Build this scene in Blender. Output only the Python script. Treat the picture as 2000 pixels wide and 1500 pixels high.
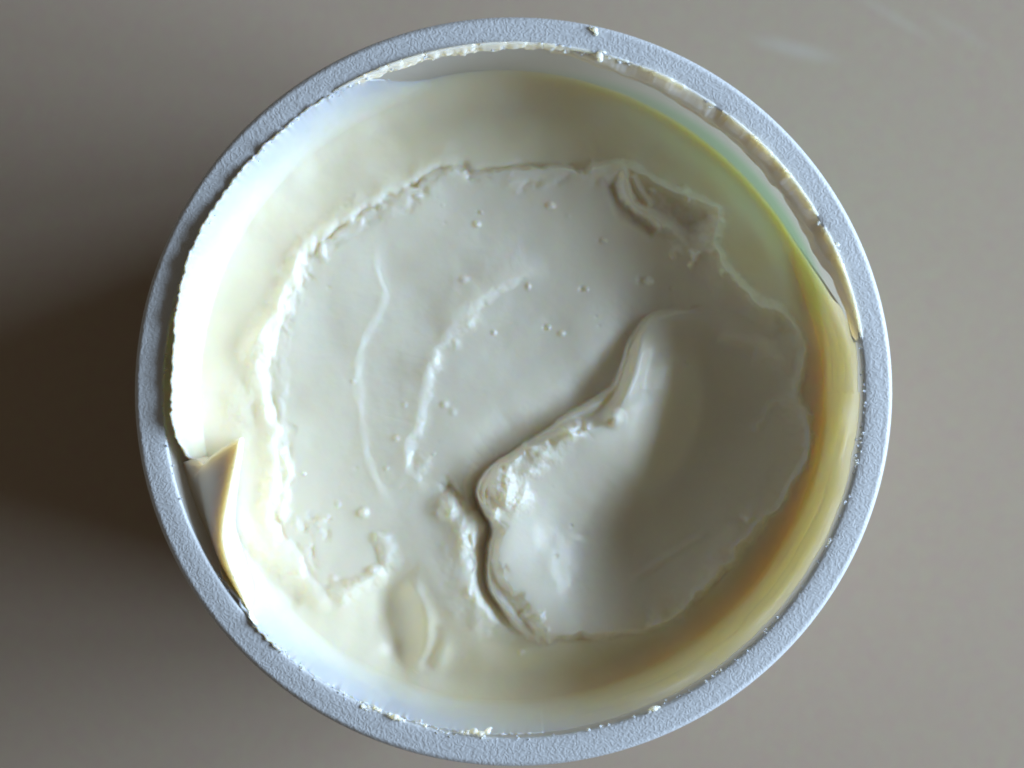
import bpy, bmesh, math, random
import numpy as np

for o in list(bpy.data.objects):
    bpy.data.objects.remove(o)
scene = bpy.context.scene
col = scene.collection
MM = 0.001

# ------------------------------------------------------------------ camera
H = 70.0            # tub height, mm: rim top above the table
D = 300.0           # camera above the rim, mm
K = 50.0 / 741.0    # mm per photo pixel in the rim plane
CX, CY = 1003.0, 765.0   # photo pixel of the tub axis
cam = bpy.data.cameras.new("camera")
cam_o = bpy.data.objects.new("camera", cam)
col.objects.link(cam_o)
cam_o.location = ((1000 - CX) * K * MM, (CY - 750) * K * MM, (H + D) * MM)
cam.sensor_width = 36.0
cam.lens = 36.0 * D / (2000 * K)
cam.clip_start = 0.01
cam.clip_end = 20
cam.dof.use_dof = True
cam.dof.focus_distance = (D + 6) * MM
cam.dof.aperture_fstop = 9.0
scene.camera = cam_o

# ------------------------------------------------------------------ room light
world = bpy.data.worlds.new("World")
scene.world = world
world.use_nodes = True
bg = world.node_tree.nodes["Background"]
bg.inputs[0].default_value = (1.0, 0.87, 0.68, 1)
bg.inputs[1].default_value = 0.072

def window_pane(y, z, w, h, power, xw=1.05):
    l = bpy.data.lights.new("window_pane_light", 'AREA')
    l.shape = 'RECTANGLE'
    l.size = w
    l.size_y = h
    l.energy = power
    l.color = (0.63, 0.80, 1.0)
    o = bpy.data.objects.new("window_pane_light", l)
    col.objects.link(o)
    o.location = (xw, y, z)
    # faces -X (towards the tub)
    o.rotation_euler = (math.radians(90), 0, math.radians(90))
    return o

for yy in (-0.27, 0.07, 0.41):
    for zz in (0.25, 0.445, 0.64):
        window_pane(yy, zz, 0.31, 0.175, 3.55)

scene.view_settings.view_transform = 'Standard'
scene.view_settings.look = 'None'
scene.view_settings.exposure = 0.12
scene.view_settings.gamma = 1.0
scene.render.film_transparent = False
scene.cycles.max_bounces = 9
scene.cycles.diffuse_bounces = 6
scene.cycles.use_denoising = True

# ------------------------------------------------------------------ helpers
def tag(o, label, cat, group=None):
    o["label"] = label
    o["category"] = cat
    if group:
        o["group"] = group

def empty(name, loc):
    o = bpy.data.objects.new(name, None)
    o.empty_display_size = 0.01
    o.location = loc
    col.objects.link(o)
    return o

def mesh_obj(name, verts, faces, mat, parent=None, smooth=True):
    """verts in mm (N,3), rim centre on the z axis, table at z=0"""
    me = bpy.data.meshes.new(name)
    v = np.asarray(verts, dtype=np.float64) * MM
    f = np.asarray(faces)
    if f.ndim == 2:
        n, k = f.shape
        me.vertices.add(len(v))
        me.vertices.foreach_set("co", v.astype(np.float32).ravel())
        me.loops.add(n * k)
        me.loops.foreach_set("vertex_index", f.astype(np.int32).ravel())
        me.polygons.add(n)
        me.polygons.foreach_set("loop_start", np.arange(0, n * k, k, dtype=np.int32))
        me.update(calc_edges=True)
        me.validate()
    else:
        me.from_pydata(v.tolist(), [], [list(q) for q in faces])
    me.polygons.foreach_set("use_smooth", [smooth] * len(me.polygons))
    me.materials.append(mat)
    o = bpy.data.objects.new(name, me)
    col.objects.link(o)
    if parent:
        o.parent = parent
        o.matrix_parent_inverse = parent.matrix_world.inverted()
    return o

def grid_faces(n, m, wrap_n=False, off=0, flip=False):
    """n x m vertex grid (row major), quads"""
    i = np.arange(n if wrap_n else n - 1)
    j = np.arange(m - 1)
    I, J = np.meshgrid(i, j, indexing='ij')
    I2 = (I + 1) % n
    q = np.stack([I * m + J, I2 * m + J, I2 * m + J + 1, I * m + J + 1], -1).reshape(-1, 4) + off
    return q[:, ::-1] if flip else q

def smoothstep(a, b, x):
    t = np.clip((x - a) / (b - a), 0, 1)
    return t * t * (3 - 2 * t)

class Noise:
    def __init__(self, seed, n=256):
        self.n = n
        self.g = np.random.RandomState(seed).rand(n, n) * 2 - 1
    def __call__(self, x, y):
        xi = np.floor(x).astype(int); yi = np.floor(y).astype(int)
        fx = x - xi; fy = y - yi
        fx = fx * fx * fx * (fx * (fx * 6 - 15) + 10); fy = fy * fy * fy * (fy * (fy * 6 - 15) + 10)
        n = self.n; g = self.g
        a = g[xi % n, yi % n]; b = g[(xi + 1) % n, yi % n]
        c = g[xi % n, (yi + 1) % n]; d = g[(xi + 1) % n, (yi + 1) % n]
        return (a * (1 - fx) + b * fx) * (1 - fy) + (c * (1 - fx) + d * fx) * fy
    def fbm(self, x, y, oct=4, gain=0.5):
        s = 0; a = 1.0
        for k in range(oct):
            s = s + a * self(x * 2 ** k + 17.3 * k, y * 2 ** k - 9.1 * k)
            a *= gain
        return s

N1, N2, N3, N4 = Noise(1), Noise(2), Noise(3), Noise(4)

def catmull(pts, per=8, closed=False):
    P = np.array(pts, float)
    n = len(P)
    out = []
    rng = range(n) if closed else range(n - 1)
    for i in rng:
        if closed:
            p0, p1, p2, p3 = P[(i - 1) % n], P[i], P[(i + 1) % n], P[(i + 2) % n]
        else:
            p0, p1, p2, p3 = P[max(i - 1, 0)], P[i], P[i + 1], P[min(i + 2, n - 1)]
        for k in range(per):
            t = k / per
            out.append(0.5 * ((2 * p1) + (-p0 + p2) * t + (2 * p0 - 5 * p1 + 4 * p2 - p3) * t * t + (-p0 + 3 * p1 - 3 * p2 + p3) * t ** 3))
    if not closed:
        out.append(P[-1])
    return np.array(out)

# ------------------------------------------------------------------ materials
def new_mat(name):
    m = bpy.data.materials.new(name)
    m.use_nodes = True
    nt = m.node_tree
    return m, nt, nt.nodes["Principled BSDF"]

def N(nt, typ, **kw):
    n = nt.nodes.new(typ)
    for k, v in kw.items():
        setattr(n, k, v)
    return n

def cream_material(name, base, sss_scale=1.0, rough=0.40, bump=0.05, method='BURLEY'):
    m, nt, b = new_mat(name)
    tc = N(nt, 'ShaderNodeTexCoord')
    n1 = N(nt, 'ShaderNodeTexNoise'); n1.inputs['Scale'].default_value = 70
    n1.inputs['Detail'].default_value = 4
    nt.links.new(tc.outputs['Object'], n1.inputs['Vector'])
    r = N(nt, 'ShaderNodeMix', data_type='RGBA')
    r.inputs['A'].default_value = (*base, 1)
    r.inputs['B'].default_value = (base[0] * .985, base[1] * .965, base[2] * .91, 1)
    nt.links.new(n1.outputs['Fac'], r.inputs['Factor'])
    wa = N(nt, 'ShaderNodeAttribute', attribute_name='whey_glow')
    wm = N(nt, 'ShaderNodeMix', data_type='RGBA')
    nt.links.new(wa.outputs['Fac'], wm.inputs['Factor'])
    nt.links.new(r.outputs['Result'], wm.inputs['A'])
    wm.inputs['B'].default_value = (0.91, 0.82, 0.52, 1)  # yellow of whey and of glow painted into the colour
    nt.links.new(wm.outputs['Result'], b.inputs['Base Color'])
    b.inputs['Roughness'].default_value = rough
    b.inputs['IOR'].default_value = 1.38
    b.inputs['Specular IOR Level'].default_value = 0.45
    b.subsurface_method = method
    b.inputs['Subsurface Weight'].default_value = 1.0
    b.inputs['Subsurface Radius'].default_value = (1.0, 0.75, 0.38)
    b.inputs['Subsurface Scale'].default_value = 0.0022 * sss_scale
    b.inputs['Coat Weight'].default_value = 0.25
    b.inputs['Coat Roughness'].default_value = 0.2
    n2 = N(nt, 'ShaderNodeTexNoise'); n2.inputs['Scale'].default_value = 900
    n2.inputs['Detail'].default_value = 3
    nt.links.new(tc.outputs['Object'], n2.inputs['Vector'])
    bp = N(nt, 'ShaderNodeBump'); bp.inputs['Strength'].default_value = bump
    bp.inputs['Distance'].default_value = 0.0003
    nt.links.new(n2.outputs['Fac'], bp.inputs['Height'])
    nt.links.new(bp.outputs['Normal'], b.inputs['Normal'])
    return m

M_cream = cream_material("cream", (0.945, 0.895, 0.79))
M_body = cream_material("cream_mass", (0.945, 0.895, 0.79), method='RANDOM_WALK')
M_smear = cream_material("cream_film", (0.93, 0.88, 0.68), 0.8)

def plastic_material(name, worm):
    m, nt, b = new_mat(name)
    tc = N(nt, 'ShaderNodeTexCoord')
    b.inputs['Base Color'].default_value = (0.78, 0.815, 0.86, 1)
    b.inputs['Roughness'].default_value = 0.38
    b.inputs['Subsurface Weight'].default_value = 0.6
    b.inputs['Subsurface Radius'].default_value = (1, 1, 1)
    b.inputs['Subsurface Scale'].default_value = 0.0012
    if worm:
        # moulded orange-peel grain: worm-like ridges about 0.7 mm apart
        nz = N(nt, 'ShaderNodeTexNoise'); nz.inputs['Scale'].default_value = 1850
        nz.inputs['Detail'].default_value = 0.0; nz.inputs['Distortion'].default_value = 0.3
        nt.links.new(tc.outputs['Object'], nz.inputs['Vector'])
        mu = N(nt, 'ShaderNodeMath', operation='MULTIPLY'); mu.inputs[1].default_value = 14
        nt.links.new(nz.outputs['Fac'], mu.inputs[0])
        si = N(nt, 'ShaderNodeMath', operation='SINE')
        nt.links.new(mu.outputs[0], si.inputs[0])
        bp = N(nt, 'ShaderNodeBump'); bp.inputs['Strength'].default_value = 0.3
        bp.inputs['Distance'].default_value = 0.00006
        nt.links.new(si.outputs[0], bp.inputs['Height'])
        nt.links.new(bp.outputs['Normal'], b.inputs['Normal'])
        b.inputs['Roughness'].default_value = 0.45
        b.inputs['Subsurface Weight'].default_value = 0.0
        tr = N(nt, 'ShaderNodeBsdfTranslucent'); tr.inputs['Color'].default_value = (0.85, 0.82, 0.78, 1)
        ms = N(nt, 'ShaderNodeMixShader'); ms.inputs[0].default_value = 0.22
        nt.links.new(b.outputs[0], ms.inputs[1]); nt.links.new(tr.outputs[0], ms.inputs[2])
        nt.links.new(ms.outputs[0], nt.nodes['Material Output'].inputs['Surface'])
    else:
        # green print of the sleeve showing through the thin wall on one side
        ge = N(nt, 'ShaderNodeSeparateXYZ')
        nt.links.new(tc.outputs['Object'], ge.inputs[0])
        at = N(nt, 'ShaderNodeMath', operation='ARCTAN2')
        nt.links.new(ge.outputs['Y'], at.inputs[0]); nt.links.new(ge.outputs['X'], at.inputs[1])
        ra = N(nt, 'ShaderNodeValToRGB')
        mr = N(nt, 'ShaderNodeMapRange')
        mr.inputs['From Min'].default_value = 0.0; mr.inputs['From Max'].default_value = 2.0
        nt.links.new(at.outputs[0], mr.inputs['Value'])
        nt.links.new(mr.outputs['Result'], ra.inputs['Fac'])
        e = ra.color_ramp.elements
        e[0].position = 0.09; e[0].color = (0, 0, 0, 1)
        e[1].position = 0.14; e[1].color = (1, 1, 1, 1)
        x = e.new(0.45); x.color = (0.75,) * 3 + (1,)
        x = e.new(0.75); x.color = (0.1,) * 3 + (1,)
        x = e.new(0.95); x.color = (0, 0, 0, 1)
        zr = N(nt, 'ShaderNodeValToRGB')
        mz = N(nt, 'ShaderNodeMapRange')
        mz.inputs['From Min'].default_value = (H - 24) * MM; mz.inputs['From Max'].default_value = (H - 4) * MM
        nt.links.new(ge.outputs['Z'], mz.inputs['Value'])
        nt.links.new(mz.outputs['Result'], zr.inputs['Fac'])
        e = zr.color_ramp.elements
        e[0].position = 0.0; e[0].color = (1, 1, 1, 1)
        e[1].position = 0.62; e[1].color = (0, 0, 0, 1)
        x = e.new(0.4); x.color = (1, 1, 1, 1)
        pr = N(nt, 'ShaderNodeMath', operation='MULTIPLY')
        nt.links.new(ra.outputs['Color'], pr.inputs[0]); nt.links.new(zr.outputs['Color'], pr.inputs[1])
        mx = N(nt, 'ShaderNodeMix', data_type='RGBA')
        mx.inputs['A'].default_value = (0.80, 0.78, 0.74, 1)
        mx.inputs['B'].default_value = (0.36, 0.62, 0.44, 1)
        nt.links.new(pr.outputs[0], mx.inputs['Factor'])
        nt.links.new(mx.outputs['Result'], b.inputs['Base Color'])
        b.inputs['Subsurface Weight'].default_value = 0.0
        tr = N(nt, 'ShaderNodeBsdfTranslucent')
        mg = N(nt, 'ShaderNodeMix', data_type='RGBA')
        mg.inputs['A'].default_value = (0.86, 0.83, 0.77, 1)
        mg.inputs['B'].default_value = (0.72, 0.81, 0.65, 1)
        nt.links.new(pr.outputs[0], mg.inputs['Factor'])
        nt.links.new(mg.outputs['Result'], tr.inputs['Color'])
        ms = N(nt, 'ShaderNodeMixShader'); ms.inputs[0].default_value = 0.5
        nt.links.new(b.outputs[0], ms.inputs[1]); nt.links.new(tr.outputs[0], ms.inputs[2])
        nt.links.new(ms.outputs[0], nt.nodes['Material Output'].inputs['Surface'])
    return m

M_rim = plastic_material("rim_plastic", True)
M_wall = plastic_material("wall_plastic", False)

def table_material():
    m, nt, b = new_mat("table_laminate")
    tc = N(nt, 'ShaderNodeTexCoord')
    n1 = N(nt, 'ShaderNodeTexNoise'); n1.inputs['Scale'].default_value = 14
    n1.inputs['Detail'].default_value = 5
    nt.links.new(tc.outputs['Object'], n1.inputs['Vector'])
    n2 = N(nt, 'ShaderNodeTexNoise'); n2.inputs['Scale'].default_value = 2600
    n2.inputs['Detail'].default_value = 2
    nt.links.new(tc.outputs['Object'], n2.inputs['Vector'])
    mx = N(nt, 'ShaderNodeMix', data_type='RGBA')
    mx.inputs['A'].default_value = (0.41, 0.325, 0.25, 1)
    mx.inputs['B'].default_value = (0.455, 0.36, 0.277, 1)
    nt.links.new(n1.outputs['Fac'], mx.inputs['Factor'])
    mx2 = N(nt, 'ShaderNodeMix', data_type='RGBA', blend_type='OVERLAY')
    mx2.inputs['Factor'].default_value = 0.42
    nt.links.new(mx.outputs['Result'], mx2.inputs['A'])
    nt.links.new(n2.outputs['Color'], mx2.inputs['B'])
    last = mx2.outputs['Result']
    # faint pale streaks (object space, metres)
    for (x0, y0, x1, y1, wd, amt) in STREAKS:
        cx, cy = (x0 + x1) / 2, (y0 + y1) / 2
        L = math.hypot(x1 - x0, y1 - y0) / 2
        a = math.atan2(y1 - y0, x1 - x0)
        mp = N(nt, 'ShaderNodeMapping', vector_type='TEXTURE')
        mp.inputs['Location'].default_value = (cx, cy, 0)
        mp.inputs['Rotation'].default_value = (0, 0, a)
        mp.inputs['Scale'].default_value = (L, wd, 1)
        nt.links.new(tc.outputs['Object'], mp.inputs['Vector'])
        ln = N(nt, 'ShaderNodeVectorMath', operation='LENGTH')
        nt.links.new(mp.outputs[0], ln.inputs[0])
        mr = N(nt, 'ShaderNodeMapRange', interpolation_type='SMOOTHSTEP')
        mr.inputs['From Min'].default_value = 1.0; mr.inputs['From Max'].default_value = 0.2
        mr.inputs['To Max'].default_value = amt
        nt.links.new(ln.outputs['Value'], mr.inputs['Value'])
        ms = N(nt, 'ShaderNodeMix', data_type='RGBA')
        nt.links.new(mr.outputs['Result'], ms.inputs['Factor'])
        nt.links.new(last, ms.inputs['A'])
        ms.inputs['B'].default_value = (0.62, 0.62, 0.60, 1)
        last = ms.outputs['Result']
    # sparse specks of dirt
    vo = N(nt, 'ShaderNodeTexVoronoi'); vo.inputs['Scale'].default_value = 48
    nt.links.new(tc.outputs['Object'], vo.inputs['Vector'])
    sp = N(nt, 'ShaderNodeMapRange', interpolation_type='SMOOTHSTEP')
    sp.inputs['From Min'].default_value = 0.017; sp.inputs['From Max'].default_value = 0.006
    nt.links.new(vo.outputs['Distance'], sp.inputs['Value'])
    sx = N(nt, 'ShaderNodeSeparateColor')
    nt.links.new(vo.outputs['Color'], sx.inputs[0])
    gt = N(nt, 'ShaderNodeMath', operation='GREATER_THAN'); gt.inputs[1].default_value = 0.72
    nt.links.new(sx.outputs[0], gt.inputs[0])
    m3 = N(nt, 'ShaderNodeMath', operation='MULTIPLY')
    nt.links.new(sp.outputs['Result'], m3.inputs[0]); nt.links.new(gt.outputs[0], m3.inputs[1])
    m4 = N(nt, 'ShaderNodeMath', operation='MULTIPLY'); m4.inputs[1].default_value = 0.45
    nt.links.new(m3.outputs[0], m4.inputs[0])
    md = N(nt, 'ShaderNodeMix', data_type='RGBA')
    nt.links.new(m4.outputs[0], md.inputs['Factor']); nt.links.new(last, md.inputs['A'])
    md.inputs['B'].default_value = (0.10, 0.08, 0.06, 1)
    last = md.outputs['Result']
    nt.links.new(last, b.inputs['Base Color'])
    b.inputs['Roughness'].default_value = 0.55
    b.inputs['Specular IOR Level'].default_value = 0.3
    return m

def tablept(px, py):
    s = K * (D + H) / D
    return ((px - 1000) * s + (1000 - CX) * K, -(py - 750) * s + (CY - 750) * K)

STREAKS = []
for (a, b_, w, amt) in [((1440, 68), (1670, 125), 1.7, .22), ((1640, -30), (1850, 95), .9, .16), ((1790, 10), (1960, 110), 1.0, .10)]:
    p, q = tablept(*a), tablept(*b_)
    STREAKS.append((p[0] * MM, p[1] * MM, q[0] * MM, q[1] * MM, w * MM, amt))
M_table = table_material()

# ------------------------------------------------------------------ table
bm = bmesh.new()
bmesh.ops.create_cube(bm, size=1.0)
bmesh.ops.scale(bm, vec=(1.5, 1.1, 0.03), verts=bm.verts)
bmesh.ops.translate(bm, vec=(0, 0, -0.015), verts=bm.verts)
bmesh.ops.bevel(bm, geom=bm.edges[:], offset=0.003, segments=2, affect='EDGES')
me = bpy.data.meshes.new("table_top")
bm.to_mesh(me); bm.free()
me.materials.append(M_table)
table = bpy.data.objects.new("table_top", me)
col.objects.link(table)
table["kind"] = "structure"
table["label"] = "matt grey beige table top under the tub"

# ------------------------------------------------------------------ tub
OVAL = 0.989        # the thin tub is a touch oval
R_IN = 46.3         # inner radius at the rim
TAPER = math.tan(math.radians(5.0))
WALL_T = 0.8

def r_in(z):        # z relative to the rim top, mm (negative down)
    return R_IN + np.minimum(z, 0) * TAPER

def lathe(profile, nseg=512, closed=False):
    P = np.array(profile, float)
    th = np.linspace(0, 2 * math.pi, nseg, endpoint=False)
    X = np.outer(np.cos(th), P[:, 0]); Y = np.outer(np.sin(th), P[:, 0]) * OVAL
    Z = np.repeat(P[None, :, 1], nseg, 0)
    V = np.stack([X, Y, Z], -1).reshape(-1, 3)
    m = len(P)
    F = grid_faces(nseg, m, wrap_n=True)
    if closed:
        i = np.arange(nseg); i2 = (i + 1) % nseg
        F = np.concatenate([F, np.stack([i * m + m - 1, i2 * m + m - 1, i2 * m, i * m], -1)])
    return V, F

tub = empty("plastic_tub", (0, 0, 0))
tag(tub, "round white plastic tub with a grained blue-white flange rim, standing open on the table", "tub")

zs = np.linspace(-0.25, -66.5, 60)
prof = [(r_in(z), H + z) for z in zs] + [(r_in(z) + WALL_T, H + z) for z in zs[::-1]]
V, F = lathe(prof, 360, True)
mesh_obj("wall", V, F[:, ::-1], M_wall, tub)

rb = r_in(-66.0)
V, F = lathe([(0.01, 3.5), (rb + .3, 3.5), (rb + .75, 3.2), (rb + .75, 0.0), (rb - 1.5, 0.0), (rb - 2.5, 2.4), (0.01, 2.4)], 180, True)
mesh_obj("base", V, F[:, ::-1], M_wall, tub)

RO = 50.0
prof = [(R_IN - 0.12, H - 1.05), (R_IN - 0.12, H - 0.42)]
for a in np.linspace(0, 90, 5):
    prof.append((R_IN + 0.28 - 0.40 * math.cos(math.radians(a)), H - 0.40 + 0.40 * math.sin(math.radians(a))))
for r in np.linspace(R_IN + 0.8, RO - 1.1, 8):
    prof.append((r, H - 0.0 + 0.04 * math.sin((r - R_IN) * 1.3)))
for a in np.linspace(90, 0, 9):
    prof.append((RO - 0.75 + 0.75 * math.cos(math.radians(a)), H - 0.75 + 0.75 * math.sin(math.radians(a))))
prof += [(RO + 0.01, H - 1.15), (RO - 0.5, H - 1.2), (RO - 0.75, H - .95)]
V, F = lathe(prof, 720, True)
mesh_obj("rim", V, F[:, ::-1], M_rim, tub)

# ------------------------------------------------------------------ cream body
ZP = -15.0                       # main cream level below the rim
S = K * (D - ZP) / D             # mm per photo pixel at that level

def pix2mm(u, v):
    return (u - 1000) * S + (1000 - CX) * K, -(v - 750) * S + (CY - 750) * K

def mm2pix(x, y):
    return (x - (1000 - CX) * K) / S + 1000, 750 - (y - (CY - 750) * K) / S

NT, NR = 1500, 430
th = np.linspace(0, 2 * math.pi, NT, endpoint=False)
tt = np.concatenate([0.94 * np.linspace(0, 1, NR - 55) ** 0.84, np.linspace(0.94, 1, 56)[1:]])
tt[0] = 0.004
TH, TT = np.meshgrid(th, tt, indexing='ij')
RB0 = float(r_in(ZP)) + 0.25
X0 = TT * RB0 * np.cos(TH); Y0 = TT * RB0 * np.sin(TH) * OVAL
U, Vv = mm2pix(X0, Y0)
Uw = U + 7 * N1.fbm(U / 38, Vv / 38, 3)          # warped coordinates for ragged edges
Vw = Vv + 7 * N2.fbm(U / 38, Vv / 38, 3)
Uj = U + 6 * N3.fbm(U / 24, Vv / 24, 3, .4)
Vj = Vv + 6 * N4.fbm(U / 24, Vv / 24, 3, .4)
z = np.zeros_like(U)

def polydist(P, A, B, closed=False, want_t=False):
    """unsigned distance, side sign, arc parameter for arrays A (u), B (v)"""
    best = np.full(A.shape, 1e9); side = np.zeros(A.shape); tp = np.zeros(A.shape)
    Q = np.vstack([P, P[:1]]) if closed else P
    L = np.concatenate([[0], np.cumsum(np.hypot(*(np.diff(Q, axis=0).T)))])
    for i in range(len(Q) - 1):
        a, b = Q[i], Q[i + 1]
        d = b - a; l2 = d @ d
        if l2 < 1e-9: continue
        t = np.clip(((A - a[0]) * d[0] + (B - a[1]) * d[1]) / l2, 0, 1)
        dx = A - (a[0] + t * d[0]); dy = B - (a[1] + t * d[1])
        dd = dx * dx + dy * dy
        m = dd < best
        best = np.where(m, dd, best)
        side = np.where(m, np.sign(d[0] * (B - a[1]) - d[1] * (A - a[0])), side)
        tp = np.where(m, (L[i] + t * (L[i + 1] - L[i])) / L[-1], tp)
    return np.sqrt(best), side, tp

def softdist(P, A, B, closed=False):
    """distance to a line without creases: line potential of d^-6"""
    Q = np.vstack([P, P[:1]]) if closed else P
    acc = np.zeros(A.shape)
    for i in range(len(Q) - 1):
        m = (Q[i] + Q[i + 1]) / 2
        l = np.hypot(*(Q[i + 1] - Q[i]))
        d2 = (A - m[0]) ** 2 + (B - m[1]) ** 2 + (l * .5) ** 2
        acc += l * d2 ** -3
    return (acc / (3 * math.pi / 8)) ** -0.2

def inside(P, A, B):
    c = np.zeros(A.shape, bool)
    n = len(P)
    for i in range(n):
        x1, y1 = P[i]; x2, y2 = P[(i + 1) % n]
        if y1 == y2: continue
        cond = ((y1 > B) != (y2 > B)) & (A < (x2 - x1) * (B - y1) / (y2 - y1) + x1)
        c ^= cond
    return c

def window(pts, pad):
    P = np.array(pts)
    return np.where((U > P[:, 0].min() - pad) & (U < P[:, 0].max() + pad) & (Vv > P[:, 1].min() - pad) & (Vv < P[:, 1].max() + pad))

def ridge(pts, h, wl, wr, warp=0, per=5, taper=0.12, ends=(1, 1)):
    """crest of height h; wl = width on the image-left side of a line drawn downwards"""
    global z
    idx = window(pts, 4 * max(wl, wr) + 15)
    A, B = [(U, Vv), (Uw, Vw), (Uj, Vj), (U + .35 * (Uw - U), Vv + .35 * (Vw - Vv)), (U + .8 * (Uw - U), Vv + .8 * (Vw - Vv))][warp]
    d, s, t = polydist(catmull(pts, per), A[idx], B[idx])
    w = np.where(s > 0, wl, wr)
    e = 1.0
    if ends[0]: e = e * smoothstep(0, taper, t)
    if ends[1]: e = e * smoothstep(1, 1 - taper, t)
    z[idx] += h * np.exp(-(d / w) ** 2) * e

def step(pts, h, w, fall, warp=0, per=5, taper=0.15):
    """image-left side (line drawn downwards) raised by h, easing back over `fall` px"""
    global z
    idx = window(pts, fall * 3 + 20)
    A, B = [(U, Vv), (Uw, Vw), (Uj, Vj), (U + .35 * (Uw - U), Vv + .35 * (Vw - Vv)), (U + .8 * (Uw - U), Vv + .8 * (Vw - Vv))][warp]
    d, s, t = polydist(catmull(pts, per), A[idx], B[idx])
    sd = d * s
    e = smoothstep(0, taper, t) * smoothstep(1, 1 - taper, t)
    w = w * np.clip(0.9 + .6 * N2.fbm(t * 13 + pts[0][1], t * 0 + 4.5, 2), .45, 2)
    e = e * (0.8 + .4 * N4.fbm(t * 9 + pts[0][0], t * 0 + 1.5, 2))
    z[idx] += h * smoothstep(-w, w, sd) * np.exp(-(np.maximum(sd, 0) / fall) ** 2) * e

def blob(u, v, r, h, ry=None, rot=0, rough=0.0, power=2):
    global z
    ry = ry or r
    R = max(r, ry) * 2.6
    idx = np.where((abs(U - u) < R) & (abs(Vv - v) < R))
    A, B = (Uj, Vj) if rough else (U, Vv)
    c, s = math.cos(math.radians(rot)), math.sin(math.radians(rot))
    du = A[idx] - u; dv = B[idx] - v
    a = (du * c + dv * s) / r; b = (-du * s + dv * c) / ry
    q = np.exp(-((a * a + b * b) ** (power / 2)))
    f = 1.0
    if rough:
        f = 1 + rough * N2.fbm(U[idx] / 17, Vv[idx] / 17, 3, .4)
    z[idx] += h * q * f

def ang_interp(table, ang):
    t = sorted(table)
    a = np.array([p[0] for p in t], float); b = np.array([p[1] for p in t], float)
    return np.interp(np.degrees(ang) % 360, np.concatenate([a - 360, a, a + 360]), np.tile(b, 3))

# -- the flat slab in the middle and the smooth ring round it
slab = catmull([(870, 325), (940, 338), (1010, 326), (1080, 325), (1130, 328), (1200, 312), (1250, 332), (1300, 355),
                (1350, 375), (1405, 408), (1398, 465), (1425, 525), (1485, 578), (1555, 622), (1575, 690), (1566, 770),
                (1590, 830), (1580, 900), (1535, 970), (1480, 1040), (1430, 1100), (1370, 1160), (1320, 1215),
                (1230, 1240), (1080, 1248), (1000, 1235), (900, 1200), (820, 1130), (765, 1112), (735, 1120), (690, 1148),
                (650, 1158), (600, 1092), (560, 1050), (548, 1000), (556, 940), (552, 880), (540, 800), (530, 720),
                (545, 640), (575, 560), (610, 500), (660, 450), (740, 400), (800, 372)], 4, True)
d, s, t = polydist(slab, Uw, Vw, True)
ins = inside(slab, Uw, Vw)
sd = np.where(ins, d, -d)
sd0 = sd
PH = np.arctan2(-(Vv - CY), U - CX)
ring_off = ang_interp([(0, -1.6), (30, -2.0), (60, -2.2), (85, -1.3), (110, -0.5), (135, 0.3), (160, 0.8), (185, 0.7),
                       (205, 0.5), (225, 0.0), (240, -0.6), (255, -0.3), (275, -1.0), (300, -2.4), (330, -2.0)], PH)
edge_w = ang_interp([(0, 10), (90, 9), (180, 8), (225, 9), (245, 40), (262, 40), (280, 9)], PH)
z += ring_off * (1 - smoothstep(-edge_w, edge_w, sd))
# groove where the ring meets the slab on the window-facing side
gl = ang_interp([(60, 0), (95, 0.5), (150, 1.0), (190, 0.8), (215, 0.5), (230, 0), (300, 0)], PH)
z -= gl * np.exp(-((sd + 5) / 7.0) ** 2) * (0.6 + 0.6 * N1.fbm(U / 30, Vv / 30, 2))
z += 0.45 * np.exp(-((sd + 24) / 14.0) ** 2) * ang_interp([(90, 0), (130, 1), (200, 1), (225, .4), (240, 0)], PH)
# raised soft edge line on the shaded side
z += 0.5 * np.exp(-((sd - 4) / 9.0) ** 2) * ang_interp([(0, 1), (40, .8), (75, .2), (100, 0), (290, 0), (310, 1)], PH)
# cream climbing the wall
rpx = TT * RB0 / S
dw = RB0 / S - rpx
climb = ang_interp([(0, 2.2), (40, 2.0), (90, 2.0), (140, 1.5), (180, 1.2), (220, 2.2), (260, 3.2), (300, 2.6), (330, 2.2)], PH)
reach = ang_interp([(0, 48), (50, 60), (90, 95), (130, 80), (180, 40), (220, 60), (265, 100), (310, 60)], PH)
z += climb * (1 - np.clip(dw / reach, 0, 1)) ** 2.4
# ring is a shallow trough
z -= 0.9 * np.exp(-((dw - 75) / 45) ** 2) * ang_interp([(40, .6), (90, 1.2), (150, .3), (200, 0), (250, .4), (285, 1), (330, .7)], PH)
z += (1 - smoothstep(-20, 10, sd)) * 0.22 * N3.fbm(U / 80, Vv / 80, 2)
# cream has shrunk away from the wall, upper right
z -= 4.6 * np.exp(-(dw / 42.0) ** 2) * ang_interp([(8, 0), (16, .8), (45, 1), (75, .6), (100, 0), (350, 0)], PH)

# -- scoop on the right
scoop = catmull([(1290, 620), (1345, 604), (1440, 630), (1560, 700), (1590, 830), (1480, 1040), (1320, 1215), (1080, 1245),
                 (980, 1110), (975, 1010), (1060, 900), (1170, 830), (1225, 730)], 4, True)
sc = np.where(inside(scoop, U, Vv), np.maximum(softdist(scoop, U, Vv, True) - 9, 0), 0)
z -= 5.4 * smoothstep(0, 215, sc)
z -= 0.9 * smoothstep(1050, 1350, U) * smoothstep(5, 60, sd)

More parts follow.
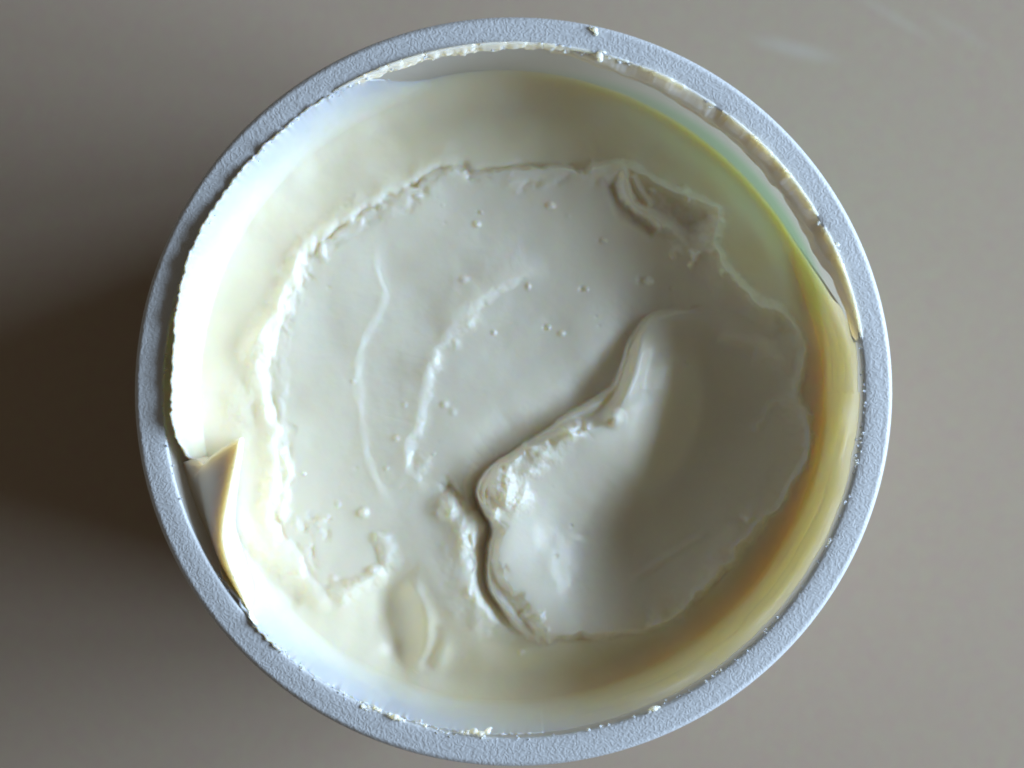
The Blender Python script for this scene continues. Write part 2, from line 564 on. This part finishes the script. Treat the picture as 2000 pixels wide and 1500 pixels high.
# -- torn cliff: the slab on the right stands proud along this edge, with a groove at its foot
rr0 = random.Random(77)
G = catmull([(1345, 600), (1275, 608), (1234, 648), (1213, 708), (1190, 752), (1110, 802), (1030, 860), (955, 908), (930, 945), (926, 975),
             (942, 1008), (952, 1030), (945, 1070), (942, 1110), (950, 1160), (985, 1205), (1018, 1242)], 4)
E = catmull([(1352, 612), (1290, 618), (1262, 642), (1243, 682), (1226, 735), (1208, 785), (1188, 820), (1160, 840), (1125, 834), (1095, 848), (1045, 872),
             (1005, 890), (978, 912), (964, 948), (960, 985), (970, 1012), (984, 1032), (979, 1065), (976, 1108), (1000, 1142), (1028, 1172),
             (1050, 1205), (1084, 1246)], 4)
dG, sG, tG = polydist(G, U + .35 * (Uw - U), Vv + .35 * (Vw - Vv))
jag = smoothstep(0.35, 0.6, np.clip((Vv - 780) / 400, 0, 1) + .25)
dE, sE, tE = polydist(E, U + jag * (Uj - U), Vv + jag * (Vj - Vv))
hE = np.interp(Vv, [600, 625, 680, 760, 860, 980, 1150, 1250], [0, .7, 1.6, 2.4, 2.7, 2.6, 2.0, 1.2])
dEs = softdist(E, U, Vv)
qf = dG / (dG + dE + 1e-6)
up = np.where(sE < 0, hE * np.exp(-(np.maximum(dEs - 6, 0) / 172) ** 1.5), np.where(sG < 0, hE * (.55 * smoothstep(0, .28, qf) + .45 * smoothstep(.55, 1, qf)) - .35 * np.exp(-((qf - .5) / .14) ** 2) * smoothstep(10, 24, dG + dE), 0))
up *= smoothstep(0, 30, 1262 - Vv) * smoothstep(0, 90, 1400 - U)
z += up
z -= np.interp(tG, [0, .06, .3, .55, .62, .7, .9, 1], [0, .8, 1.7, 1.7, 1.5, 2.8, 2.6, 0]) * np.exp(-(dG / np.where(sG > 0, np.interp(tG, [.5, .65], [55, 11]), 9)) ** 2)
# white torn lumps along the edge
ridge([(1262, 645), (1248, 690), (1234, 740), (1216, 785), (1203, 815)], 0.7, 8, 17, taper=.3)
blob(1199, 817, 16, 1.3, power=3); blob(1191, 822, 5, -0.8)
blob(1112, 850, 20, 1.0, 15, -25, 0.15)
blob(1060, 893, 34, 0.7, 18, -35, 0.3)
blob(990, 945, 22, 1.3, 34, 20, 0.35); blob(1004, 978, 24, 1.0, 20, 0, 0.4)
blob(972, 925, 8, 0.9, 12, 30, .3); blob(966, 1010, 6, 1.2, 15, 25, 0.3); blob(1030, 925, 14, .5, 10, 0, .4)
ridge([(940, 930), (932, 960), (945, 990)], 0.7, 4, 5, 0, taper=.3)
ridge([(955, 935), (946, 965), (952, 1000)], 0.8, 4, 4, 0, taper=.3)
for k in range(34):
    f = rr0.random()
    q = E[int(28 + f * 34)]
    blob(q[0] + rr0.uniform(-10, 14), q[1] + rr0.uniform(-8, 8), rr0.uniform(4, 9), rr0.uniform(-.5, .6), rr0.uniform(5, 13), rr0.uniform(0, 180), .4)
# loose bank left of the crevice
ridge([(868, 958), (892, 1000), (904, 1060), (915, 1120), (938, 1180), (972, 1228)], 0.9, 36, 22, 1)
blob(878, 985, 15, 1.1, 26, 15, .3); blob(905, 1050, 14, .6, 40, 5, .5)
blob(927, 1050, 7, 0.8, 14, 0, .4); blob(930, 1100, 6, 0.9, 16, 10, .4); blob(925, 1160, 12, .4, 24, -20, .5)
ridge([(862, 965), (880, 948), (905, 970), (935, 1005)], -1.0, 14, 12, 1, taper=.2)
for k in range(22):
    f = k / 21
    pu = 975 + 100 * f ** 1.2 + random.Random(k).uniform(-12, 12); pv = 1110 + 132 * f + random.Random(k + 99).uniform(-10, 10)
    blob(pu, pv, 8, random.Random(k + 7).uniform(-0.7, 0.7), rough=.3)

# -- long soft terraces on the slab
step([(738, 455), (737, 520), (751, 570), (735, 622), (706, 680), (700, 740), (705, 800), (716, 880), (740, 950), (775, 1015)], 0.34, 11, 65, 3)
ridge([(738, 455), (737, 520), (751, 570), (735, 622), (706, 680), (700, 740), (705, 800), (716, 880), (740, 950), (775, 1015)], 0.10, 11, 11)
step([(1075, 540), (990, 558), (930, 595), (890, 645), (850, 700), (832, 760), (822, 830), (802, 880), (822, 940), (862, 975)], 0.72, 16, 70, 4)
ridge([(930, 600), (888, 650), (850, 700), (832, 760), (824, 830), (803, 880), (825, 940), (862, 972)], 0.14, 16, 12, 4)
blob(912, 632, 15, .35, 20, 35, .3); blob(845, 712, 12, .35, 24, 25, .3); blob(826, 905, 14, .3, 22, 0, .3); blob(885, 668, 12, .25, 12, 0, .3)
step([(620, 480), (585, 560), (560, 650), (555, 740), (562, 850), (565, 950)], 0.28, 12, 30, 1)
# -- left terrace bumps in the ring
blob(500, 690, 26, 0.9, 60, 15, .15); blob(470, 800, 34, 0.5, 60, 0, .2); blob(520, 800, 9, .5, 20, 10, .4)
ridge([(600, 490), (575, 540), (550, 600), (500, 660), (480, 720)], 0.5, 22, 11, 1)
ridge([(552, 870), (556, 920), (548, 975), (556, 1020)], 0.6, 16, 10, 1)
blob(520, 960, 18, .4, 60, 0, .2)
ridge([(430, 980), (500, 1060), (580, 1130), (650, 1190)], 0.5, 26, 26, 1)
ridge([(430, 1040), (510, 1110), (600, 1180)], -0.6, 22, 22, 1)
# -- corner of the slab and the thumb-shaped dent below it
ridge([(640, 1165), (690, 1150), (735, 1120), (768, 1108)], 1.1, 16, 12, 2, taper=.2)
ridge([(768, 1112), (745, 1070), (735, 1035)], 0.6, 16, 8, 1, taper=.2)
blob(768, 1205, 52, -1.9, 85, -8); blob(785, 1285, 44, -1.2, 44)
ridge([(790, 1120), (822, 1180), (836, 1235), (826, 1275), (800, 1308), (790, 1330)], 0.9, 26, 17, taper=.2)
ridge([(850, 1210), (845, 1270), (825, 1312)], -0.4, 13, 13, taper=.2)
blob(862, 1280, 16, .7, 26, 20)
blob(880, 1180, 55, 0.9, 120, -25)
# -- torn fold, upper right
ridge([(1150, 318), (1190, 330), (1208, 345)], 0.7, 14, 12, 1)
ridge([(1214, 322), (1220, 360), (1240, 395), (1285, 428), (1310, 450)], 1.3, 12, 9, 1)
ridge([(1232, 340), (1250, 375), (1275, 405)], 0.8, 6, 8, 0)
ridge([(1190, 350), (1205, 390), (1235, 420), (1290, 460)], -0.8, 14, 10, 1)
blob(1330, 430, 60, -1.1, 40, 30, .3)
for (u, v, r, h) in [(1308, 448, 12, .8), (1358, 500, 9, 1.1), (1350, 520, 8, .5), (1320, 490, 7, .5), (1415, 530, 8, .5),
                     (1385, 480, 14, .5), (1270, 370, 5, .5), (1345, 390, 16, .5), (1380, 420, 14, -.5)]:
    blob(u, v, r, h, rough=.4)
# -- faint scars inside the scoop
ridge([(1565, 790), (1530, 780), (1500, 800), (1478, 850)], 0.45, 8, 8, 1)
ridge([(1470, 700), (1550, 715)], 0.35, 14, 14, 1); ridge([(1400, 650), (1480, 680), (1540, 720)], 0.4, 12, 16, 1)
ridge([(1160, 960), (1110, 1040), (1080, 1110), (1110, 1150)], 0.18, 24, 20, 0)
ridge([(1200, 940), (1160, 990), (1130, 1060)], -0.15, 20, 20)
ridge([(1390, 1040), (1320, 1080), (1230, 1140)], 0.3, 8, 8)
ridge([(1290, 690), (1290, 850), (1240, 960)], 0.4, 60, 40)
blob(1465, 1005, 10, .5, rough=.3); blob(1290, 1222, 10, .5, rough=.3)
# -- ragged top edge of the slab
rr = random.Random(5)
for k in range(40):
    f = rr.random()
    u0 = 650 + 560 * f
    v0 = np.interp(u0, [650, 740, 800, 870, 940, 1010, 1130, 1210], [460, 402, 374, 332, 344, 334, 334, 318]) + rr.uniform(-2, 26)
    blob(u0, v0, rr.uniform(6, 14), rr.uniform(-.4, .25), rr.uniform(8, 22), rr.uniform(40, 90), .3)
for k in range(30):
    f = rr.random()
    v0 = 480 + 620 * f
    u0 = np.interp(v0, [480, 560, 640, 720, 880, 1000, 1092], [625, 578, 548, 533, 555, 550, 600]) + rr.uniform(-6, 24)
    blob(u0, v0, rr.uniform(4, 9), rr.uniform(-.3, .28), rr.uniform(8, 18), rr.uniform(-20, 20), .3)
for k in range(22):
    blob(rr.uniform(560, 760), rr.uniform(1000, 1140), rr.uniform(5, 12), rr.uniform(-.3, .3), rr.uniform(5, 12), 0, .3)
# -- bubbles: little domes and pits
for (u, v, r, h) in [(815, 382, 9, 1.3), (932, 438, 7, .9), (1076, 402, 8, .9), (906, 546, 10, .7), (1032, 560, 7, .5), (1146, 565, 6, .6),
                     (1268, 548, 9, 1.0), (690, 745, 6, .5), (774, 857, 7, .8), (711, 1001, 9, 1.3), (1097, 651, 7, .7), (965, 650, 5, .5),
                     (1072, 640, 5, .5), (594, 925, 5, .8), (660, 985, 7, .6), (885, 805, 11, .5), (868, 790, 8, .4), (940, 415, 4, .4),
                     (1180, 470, 6, .4), (1110, 420, 6, .3), (745, 402, 8, .7), (650, 1130, 9, .7), (1018, 1276, 6, .5), (790, 790, 6, .4),
                     (730, 1110, 9, .8), (640, 1010, 6, .4), (755, 915, 6, .5), (1000, 1170, 6, .4)]:
    blob(u, v, r * rr.uniform(.6, .95), h * rr.uniform(.3, .65), r * rr.uniform(.6, .95), power=2.4)
    if rr.random() < .2: blob(u - 1.7 * r, v - 1, r * .8, -0.4 * h)
for k in range(30):
    a = rr.uniform(0, 6.283); q = 470 * math.sqrt(rr.random())
    blob(1000 + q * math.cos(a), 760 + q * math.sin(a), rr.uniform(2.5, 4.5), rr.uniform(-.2, .15))
# -- general unevenness
z += 0.30 * N1.fbm(U / 130, Vv / 130, 2) + 0.03 * N2.fbm(U / 30, Vv / 30, 2) + 0.004 * N3.fbm(U / 6, Vv / 6, 2)

Z = ZP + z
# fit the outer radius to the wall at the height reached there
rbnd = r_in(Z[:, -1]) + 0.25
scale = 1 + (rbnd / RB0 - 1)[:, None] * smoothstep(0.86, 1.0, TT)
RR = TT * RB0 * scale

def pix_at(u, v, zrel):
    s = K * (D - zrel) / D
    return np.array([(u - 1000) * s + (1000 - CX) * K, -(v - 750) * s + (CY - 750) * K, zrel + H])

# cream coat on the left wall, ending in a torn edge a little above the rim and leaning inwards
EDGE = [(770, 108, -1.2), (700, 138, -.5), (640, 172, .0), (540, 250, .3), (440, 355, .7), (400, 430, 1.0), (370, 505, 1.2), (350, 590, 1.3), (342, 680, 1.3),
        (338, 770, 1.3), (339, 825, 1.1), (350, 860, .5), (372, 892, -1.8), (392, 908, -4.0), (405, 1075, -3.5), (415, 1100, -2.8), (440, 1138, -1.4), (468, 1170, -.1), (492, 1212, .2), (540, 1262, .1), (600, 1312, -.3), (660, 1350, -.8), (740, 1390, -1.2), (860, 1425, -1.7), (960, 1436, -2.2), (1065, 1436, -2.6)]
ed = np.array([pix_at(*p) for p in EDGE])
ea = np.degrees(np.arctan2(ed[:, 1] / OVAL, ed[:, 0])) % 360
er = np.hypot(ed[:, 0], ed[:, 1] / OVAL)
thd = np.degrees(th)
edge_r = np.interp(thd, ea, er); edge_z = np.interp(thd, ea, ed[:, 2] - H)
lipw = np.interp(thd, [0, 10, 32, 104, 118, 191, 195, 203, 214, 360], [1, 1, 0, 0, 1, 1, 0, 0, 1, 1])
right = (thd < 60) | (thd > 275)
zr = np.interp((thd + 180) % 360, [90, 104, 130, 155, 180, 189, 198, 210, 240], [-2.6, -3.0, -3.5, -3.4, -3.1, -3.8, -7.5, -12, -16]) + .6 * N1.fbm(thd / 7, thd * 0 + 6, 3)
edge_z = np.where(right, zr, edge_z)
edge_r = np.where(right, r_in(zr) - .03, edge_r)
lipw = lipw * lipw * (3 - 2 * lipw)
jr = .16 * N1.fbm(thd * 1.6, thd * 0 + 3.3, 3); jz = .26 * N2.fbm(thd * 1.3, thd * 0 + 8.1, 3)
jr2 = np.where(edge_z > -2.5, jr, 0); jz2 = np.where(edge_z > -2.5, jz, 0)
edge_r = np.where(right, edge_r, np.minimum(edge_r, r_in(np.minimum(edge_z, 0)) - .15))
TF = 0.952
rw = np.interp(thd, [0, 60, 61, 255, 300, 360], [1, 1, 0, 0, 1, 1])[:, None]
sl = np.clip((TT - TF) / (1 - TF), 0, 1)
iF = int(np.argmin(abs(tt - TF)))
rF = RR[:, iF:iF + 1]; zF = Z[:, iF:iF + 1]
wob = ((1 - rw) * .10 * N4.fbm(np.repeat(thd[:, None] / 5, NR, 1), sl * 3, 2) + rw * .28 * N4.fbm(np.repeat(thd[:, None] / 11, NR, 1), sl * 5, 2)) * np.sin(sl * math.pi)
rl = rF + (edge_r[:, None] - rF) * (1.35 * sl - .35 * sl ** 2) + jr2[:, None] * sl ** 12 - wob
zl = zF + (edge_z[:, None] - zF) * (rw * (0.5 * sl + .5 * sl ** 1.6) + (1 - rw) * (0.25 * sl + .75 * sl ** 2.2)) + jz2[:, None] * sl ** 12
rl = np.where(right[:, None], np.minimum(rl, r_in(zl) - .05 * (1 - sl)), rl)
ww = lipw[:, None] * (sl > 0)
RR = RR * (1 - ww) + rl * ww
Z = Z * (1 - ww) + zl * ww
# outer face of the coat: from the edge back down to the wall
r1, z1 = RR[:, -1], Z[:, -1]
NO = 9
Ro = np.zeros((NT, NO)); Zo = np.zeros((NT, NO))
zend = np.minimum(z1, 0) - 8.0
rend = r_in(zend) + .25
for q in range(NO):
    a = (q / (NO - 1)) ** 1.3
    Zo[:, q] = (z1 - .03) * (1 - a) + zend * a
    lin = (r1 + .28 * lipw) * (1 - a) + rend * a
    Ro[:, q] = np.minimum(lin, np.where(Zo[:, q] > -.3, R_IN + .35, r_in(Zo[:, q]) + .10))
RA = np.concatenate([RR, Ro], 1); ZA = np.concatenate([Z, Zo], 1)
X = RR * np.cos(TH); Y = RR * np.sin(TH) * OVAL
top = np.stack([RA * np.cos(th)[:, None], RA * np.sin(th)[:, None] * OVAL, ZA + H], -1).reshape(-1, 3)
NC = NR + NO
# closed body: skirt and floor
zb = -62.0
ring1 = np.stack([(r_in(zb) - .3) * np.cos(th), (r_in(zb) - .3) * np.sin(th) * OVAL, np.full(NT, zb + H)], -1)
inner = np.stack([.2 * np.cos(th), .2 * np.sin(th), np.full(NT, zb + H)], -1)
Ft = grid_faces(NT, NC, wrap_n=True, flip=True)
n0 = len(top)
i = np.arange(NT); i2 = (i + 1) % NT
sk = np.stack([i * NC + NC - 1, i2 * NC + NC - 1, n0 + i2, n0 + i], -1)
fl = np.stack([n0 + i, n0 + i2, n0 + NT + i2, n0 + NT + i], -1)
Vb = np.concatenate([top, ring1, inner])
Fb = np.concatenate([Ft[:, ::-1], sk[:, ::-1], fl[:, ::-1]])
cream = empty("cream_filling", (0, 0, 3.6 * MM))
bpy.context.view_layer.update()
tag(cream, "thick white cream, partly scooped out, filling the open tub", "cream")
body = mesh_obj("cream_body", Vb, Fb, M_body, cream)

# yellow ring tint: whey, plus wall glow painted into the colour at right
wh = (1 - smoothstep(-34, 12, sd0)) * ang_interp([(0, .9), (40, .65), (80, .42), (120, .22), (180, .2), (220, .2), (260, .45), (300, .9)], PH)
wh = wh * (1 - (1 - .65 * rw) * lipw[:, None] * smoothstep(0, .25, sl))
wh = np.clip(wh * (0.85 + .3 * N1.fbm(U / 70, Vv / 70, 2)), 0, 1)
body_whey_glow = np.concatenate([np.concatenate([wh, np.zeros((NT, NO))], 1).ravel(), np.zeros(2 * NT)]).astype(np.float32)
at_ = body.data.attributes.new("whey_glow", 'FLOAT', 'POINT')
at_.data.foreach_set("value", body_whey_glow)

# close the pin-hole at the pole
bm = bmesh.new(); bm.from_mesh(body.data)
bmesh.ops.holes_fill(bm, edges=[e for e in bm.edges if e.is_boundary], sides=0)
bmesh.ops.recalc_face_normals(bm, faces=bm.faces[:])
bm.to_mesh(body.data); bm.free()

# ------------------------------------------------------------------ raised lip of cream along the left wall
# (photo position of its torn top edge, height above the rim, photo position of its foot inside, height of that foot)
LIP = [  # u, v, ztop, inner foot offset px (towards the axis), zfoot, angle of the outer foot
    (378, 897, -3.0, 16, -14, 192.4), (392, 908, -3.4, 14, -13.5, 193.6), (408, 911, -3.6, 12, -13.5, 195.0), (426, 902, -2.8, 9, -13.5, 196.6),
    (450, 875, -0.9, 4, -13, 198.0), (464, 857, 0.2, 0, -12.5, 198.9), (462, 880, 0.1, 3, -13, 200), (453, 925, 0.1, 8, -13.5, 201.8), (441, 985, 0.3, 12, -13.5, 205.2), (433, 1040, 0.4, 18, -14, 208.8),
    (438, 1082, 0.4, 22, -14, 211.4), (452, 1122, 0.3, 22, -14, 214.6), (472, 1166, 0.1, 22, -14, 218), (484, 1190, -.7, 18, -14, 220), (502, 1222, -3.2, 6, -14, 223)]
def surf_z(x, y):
    q = int(round((math.atan2(y / OVAL, x) % (2 * math.pi)) / (2 * math.pi) * NT)) % NT
    return float(np.interp(math.hypot(x, y / OVAL), np.hypot(X[q], Y[q] / OVAL), Z[q]))

P = catmull(LIP, 26)
nl = len(P)
zout = -7.5
rows = []
for k in range(nl):
    u, v, zt, foot, zf, adeg = P[k]
    tkn = 0.3
    j = 0.3 * N1.fbm(np.array([k / 4.0]), np.array([3.3]), 3)[0]
    jz = 0.07 * N2.fbm(np.array([k / 3.5]), np.array([8.1]), 3)[0]
    e = pix_at(u, v, zt)
    ej = pix_at(u + j, v + j * .5, zt + jz)
    ang = math.atan2(e[1] / OVAL, e[0])
    fang = math.radians(adeg)
    we = 0.0
    # outer foot on the wall
    zo = min(zout, zt - 3.5)
    ro = float(r_in(zo)) + 0.2
    o = np.array([ro * math.cos(fang), ro * math.sin(fang) * OVAL, zo + H])
    dl = np.hypot(CX - u, CY - v)
    fu, fv = u + (CX - u) / dl * (foot + 16 * min(1, foot / 24)), v + (CY - v) / dl * (foot + 16 * min(1, foot / 24))
    f = pix_at(fu, fv, zf)
    f[2] = surf_z(f[0], f[1]) + H - 0.12
    rad = np.array([math.cos(ang), math.sin(ang), 0])
    sec = []
    for a in np.linspace(0, 1, 9):
        p = o * (1 - a) + e * a + (ej - e) * a ** 14
        bow = math.sin(a * math.pi) * 0.45
        lim = float(r_in(min(p[2] - H, 0))) + (0.15 if p[2] - H < -0.5 else -0.1)
        rp = math.hypot(p[0], p[1] / OVAL)
        rp2 = min(rp + bow * max(0, lim - rp), lim) if rp < lim else lim
        pa = math.atan2(p[1] / OVAL, p[0])
        sec.append(np.array([rp2 * math.cos(pa), rp2 * math.sin(pa) * OVAL, p[2]]))
    th_ = 0.35
    dj = ej - e
    ej = sec[-1]
    sec.append(ej - rad * th_ * .5 + np.array([0, 0, .10]))
    sec.append(ej - rad * th_ + np.array([0, 0, -.05]))
    st = sec[-1] - dj
    c = st * .62 + f * .38
    c[2] = f[2] + 1.2
    for a in np.linspace(0.06, 1, 18):
        p = (1 - a) ** 2 * st + 2 * a * (1 - a) * c + a * a * f + dj * (1 - a) ** 9
        n = 0.14 * N4.fbm(np.array([k / 40.0]), np.array([a * 3]), 2)[0] * math.sin(a * math.pi)
        p = p - rad * n
        rp = math.hypot(p[0], p[1] / OVAL)
        lim = float(r_in(min(p[2] - H, 0))) - tkn
        r2 = min(rp, lim)
        r2 = r2 * (1 - we) + max(lim, r2) * we
        p = np.array([p[0] * r2 / rp, p[1] * r2 / rp, p[2]])
        sec.append(p)
    sec.append(f + np.array([0, 0, -1.0]) + rad * .2)
    sec.append(f + np.array([0, 0, -3.0]) + rad * .5)
    sec.append(o + np.array([0, 0, -8.0]) - rad * 0.8)
    rows.append(sec)
ms = len(rows[0])
Vl = np.array(rows).reshape(-1, 3)
Fl = grid_faces(nl, ms)
ii = np.arange(nl - 1)
Fl = np.concatenate([Fl, np.stack([ii * ms + ms - 1, (ii + 1) * ms + ms - 1, (ii + 1) * ms, ii * ms], -1)])
lip = mesh_obj("torn_flap", Vl, Fl, M_cream, cream)
lip["label"] = "torn pointed flap of cream peeling away from the wall"
bm = bmesh.new(); bm.from_mesh(lip.data)
bmesh.ops.holes_fill(bm, edges=[e for e in bm.edges if e.is_boundary], sides=0)
bmesh.ops.recalc_face_normals(bm, faces=bm.faces[:])
bm.to_mesh(lip.data); bm.free()

# ------------------------------------------------------------------ smears on the wall
def wall_smear(name, a0, a1, z0, z1, thick, nth, nz, mat, label=None):
    th = np.radians(np.linspace(a0, a1, nth)); zz = np.linspace(z0, z1, nz)
    T, Zr = np.meshgrid(th, zz, indexing='ij')
    tk = thick(np.degrees(T), Zr)
    r = R_IN + np.minimum(Zr, 0) * TAPER - tk
    rb = R_IN + np.minimum(Zr, 0) * TAPER + 0.3
    A = np.stack([r * np.cos(T), r * np.sin(T) * OVAL, Zr + H], -1).reshape(-1, 3)
    B = np.stack([rb * np.cos(T), rb * np.sin(T) * OVAL, Zr + H], -1).reshape(-1, 3)
    # keep only cells where the film is proud of the wall
    n, m = T.shape
    F1 = grid_faces(n, m)
    flat = tk.ravel()
    keep = flat[F1].max(1) > -0.02
    F1 = F1[keep]
    used = np.unique(F1)
    F2 = F1[:, ::-1] + n * m
    # rim walls between front and back sheets
    E = {}
    for q in F1:
        for a, b in zip(q, np.roll(q, -1)):
            if (b, a) in E: del E[(b, a)]
            else: E[(a, b)] = 1
    F3 = np.array([[b, a, a + n * m, b + n * m] for (a, b) in E]) if E else np.zeros((0, 4), int)
    V = np.concatenate([A, B]); F = np.concatenate([F1, F2, F3])
    used = np.unique(F); remap = np.full(len(V), -1); remap[used] = np.arange(len(used))
    o = mesh_obj(name, V[used], remap[F], mat, cream)
    bm = bmesh.new(); bm.from_mesh(o.data)
    bmesh.ops.recalc_face_normals(bm, faces=bm.faces[:]); bm.to_mesh(o.data); bm.free()
    if label: o["label"] = label
    return o

def thick_lip(T, Zr):          # crumbly lip under the rim, upper right
    prof = ang_interp([(8, 0), (14, .5), (20, 1.1), (24, 1.8), (30, 1.8), (45, 1.7), (60, 1.5), (70, 1.1), (76, .9), (82, .2), (350, 0)], np.radians(T))
    topz = -0.1 + 0.30 * N1.fbm(T / 5, T * 0 + 2, 2) + .05 * N4.fbm(T * 2.3, T * 0 + 4, 1)
    n = 1 + 0.28 * N2.fbm(T / 9, Zr / 3, 1) + .12 * N3.fbm(T * .35, Zr * .6 + T * .15, 2)
    low = -4.2 + 0.9 * N3.fbm(T / 6, T * 0 + 5, 2)
    return prof * n * smoothstep(topz + .35, topz - .5, Zr) * smoothstep(low - .6, low + 1.2, Zr) - 0.06

wall_smear("wall_smear", 8, 84, 0.9, -6.5, thick_lip, 420, 30, M_cream, "crumbly ridge of cream stuck just under the rim")

def thick_top(T, Zr):
    f = ang_interp([(70, 0), (80, .8), (95, 1), (112, .8), (122, 0)], np.radians(T))
    low = -1.6 + .6 * N1.fbm(T / 3, T * 0, 2)
    return f * .55 * (1 + .5 * N2.fbm(T / 1.2, Zr, 2)) * smoothstep(.4, -.1, Zr) * smoothstep(low - .5, low + .3, Zr) - 0.05
wall_smear("wall_smear", 70, 122, 0.5, -3, thick_top, 330, 20, M_cream, "thin crumbly line of cream along the rim's inner edge")

# one drop running down the film
def lump(center, r, seed, sub=2, squash=(1, 1, 1), amp=.25, freq=1.1):
    bm = bmesh.new()
    bmesh.ops.create_icosphere(bm, subdivisions=sub, radius=1.0)
    nz = Noise(seed, 64)
    vs = []
    for v in bm.verts:
        c = v.co
        k = 1 + amp * nz.fbm(np.array([c.x * freq + 5 + c.z]), np.array([c.y * freq + 7 - c.z * .7]), 2)[0]
        vs.append([c.x * r * k * squash[0] + center[0], c.y * r * k * squash[1] + center[1], c.z * r * k * squash[2] + center[2]])
    fs = [[v.index for v in f.verts] for f in bm.faces]
    bm.free()
    return vs, fs

# fine grains caught along the inner edge of the rim
rg = random.Random(21)
GV, GF = [], []
def add_grain(ang, r, zrel, size, seed):
    c = (r * math.cos(ang), r * math.sin(ang) * OVAL, zrel + H)
    vs, fs = lump(c, size, seed, 1, (1, 1, .7), .4, 1.6)
    n = len(GV)
    GV.extend(vs); GF.extend([[a + n for a in f] for f in fs])
dens = [(-65, 0.6), (-30, 1.0), (20, 1.0), (24, .7), (75, 1.2), (95, 1.6), (112, 1.2), (150, .35), (200, .25), (215, .3), (240, 1.1), (262, 1.4), (275, .3), (295, .6)]
for k in range(1100):
    a = rg.uniform(0, 2 * math.pi)
    dv = float(ang_interp(dens, np.array([a]))[0])
    if rg.random() * 1.7 > dv: continue
    add_grain(a, R_IN + rg.gauss(-0.05, 0.22), rg.uniform(-0.35, 0.05), rg.uniform(0.07, 0.22) * (1.45 if dv > 1.05 else 1), k % 40)
g = mesh_obj("cream_grains", GV, np.array(GF), M_cream, cream)
g["kind"] = "stuff"
g["label"] = "fine cream grains along the inner edge of the rim"

# larger crumbs lying on the rim
def crumb(label, spots, group=None):
    Vc, Fc = [], []
    for k, (u, v, size) in enumerate(spots):
        p = pix_at(u, v, 0.0)
        vs, fs = lump((p[0], p[1], H + size * .35), size, 50 + k, 2, (1, .8, .6), .45, 1.5)
        n = len(Vc); Vc.extend(vs); Fc.extend([[a + n for a in f] for f in fs])
    Vc = np.array(Vc)
    c = np.array([Vc[:, 0].mean(), Vc[:, 1].mean(), Vc[:, 2].min()])
    o = mesh_obj("cream_crumb", Vc - c, np.array(Fc), M_cream)
    o.location = c * MM
    tag(o, label, "crumb")
crumb("tiny white crumb on the outer edge of the rim above the crumbly ridge", [(1160, 58, .42), (1165, 66, .36), (1153, 54, .25)])
crumb("long ragged white crumb on the rim's inner edge opposite the crumbly ridge", [(925, 1428, .5), (940, 1432, .55), (952, 1428, .5), (912, 1431, .4), (957, 1422, .3), (900, 1430, .35)])
crumb("small white crumb on the rim's inner edge near the brown shaded wall", [(1276, 1384, .45), (1285, 1381, .35), (1268, 1389, .3)])
crumb("small flat white crumb on the rim between the long crumb and the torn flap", [(770, 1400, .5), (782, 1404, .4), (760, 1394, .35)])
crumb("white crumb hooked over the rim at the end of the crumbly ridge", [(1168, 108, .6), (1178, 104, .5), (1172, 116, .5), (1188, 112, .4)])
crumb("tiny white crumb at the lower end of the crumbly ridge", [(1634, 478, .35), (1638, 490, .3)])
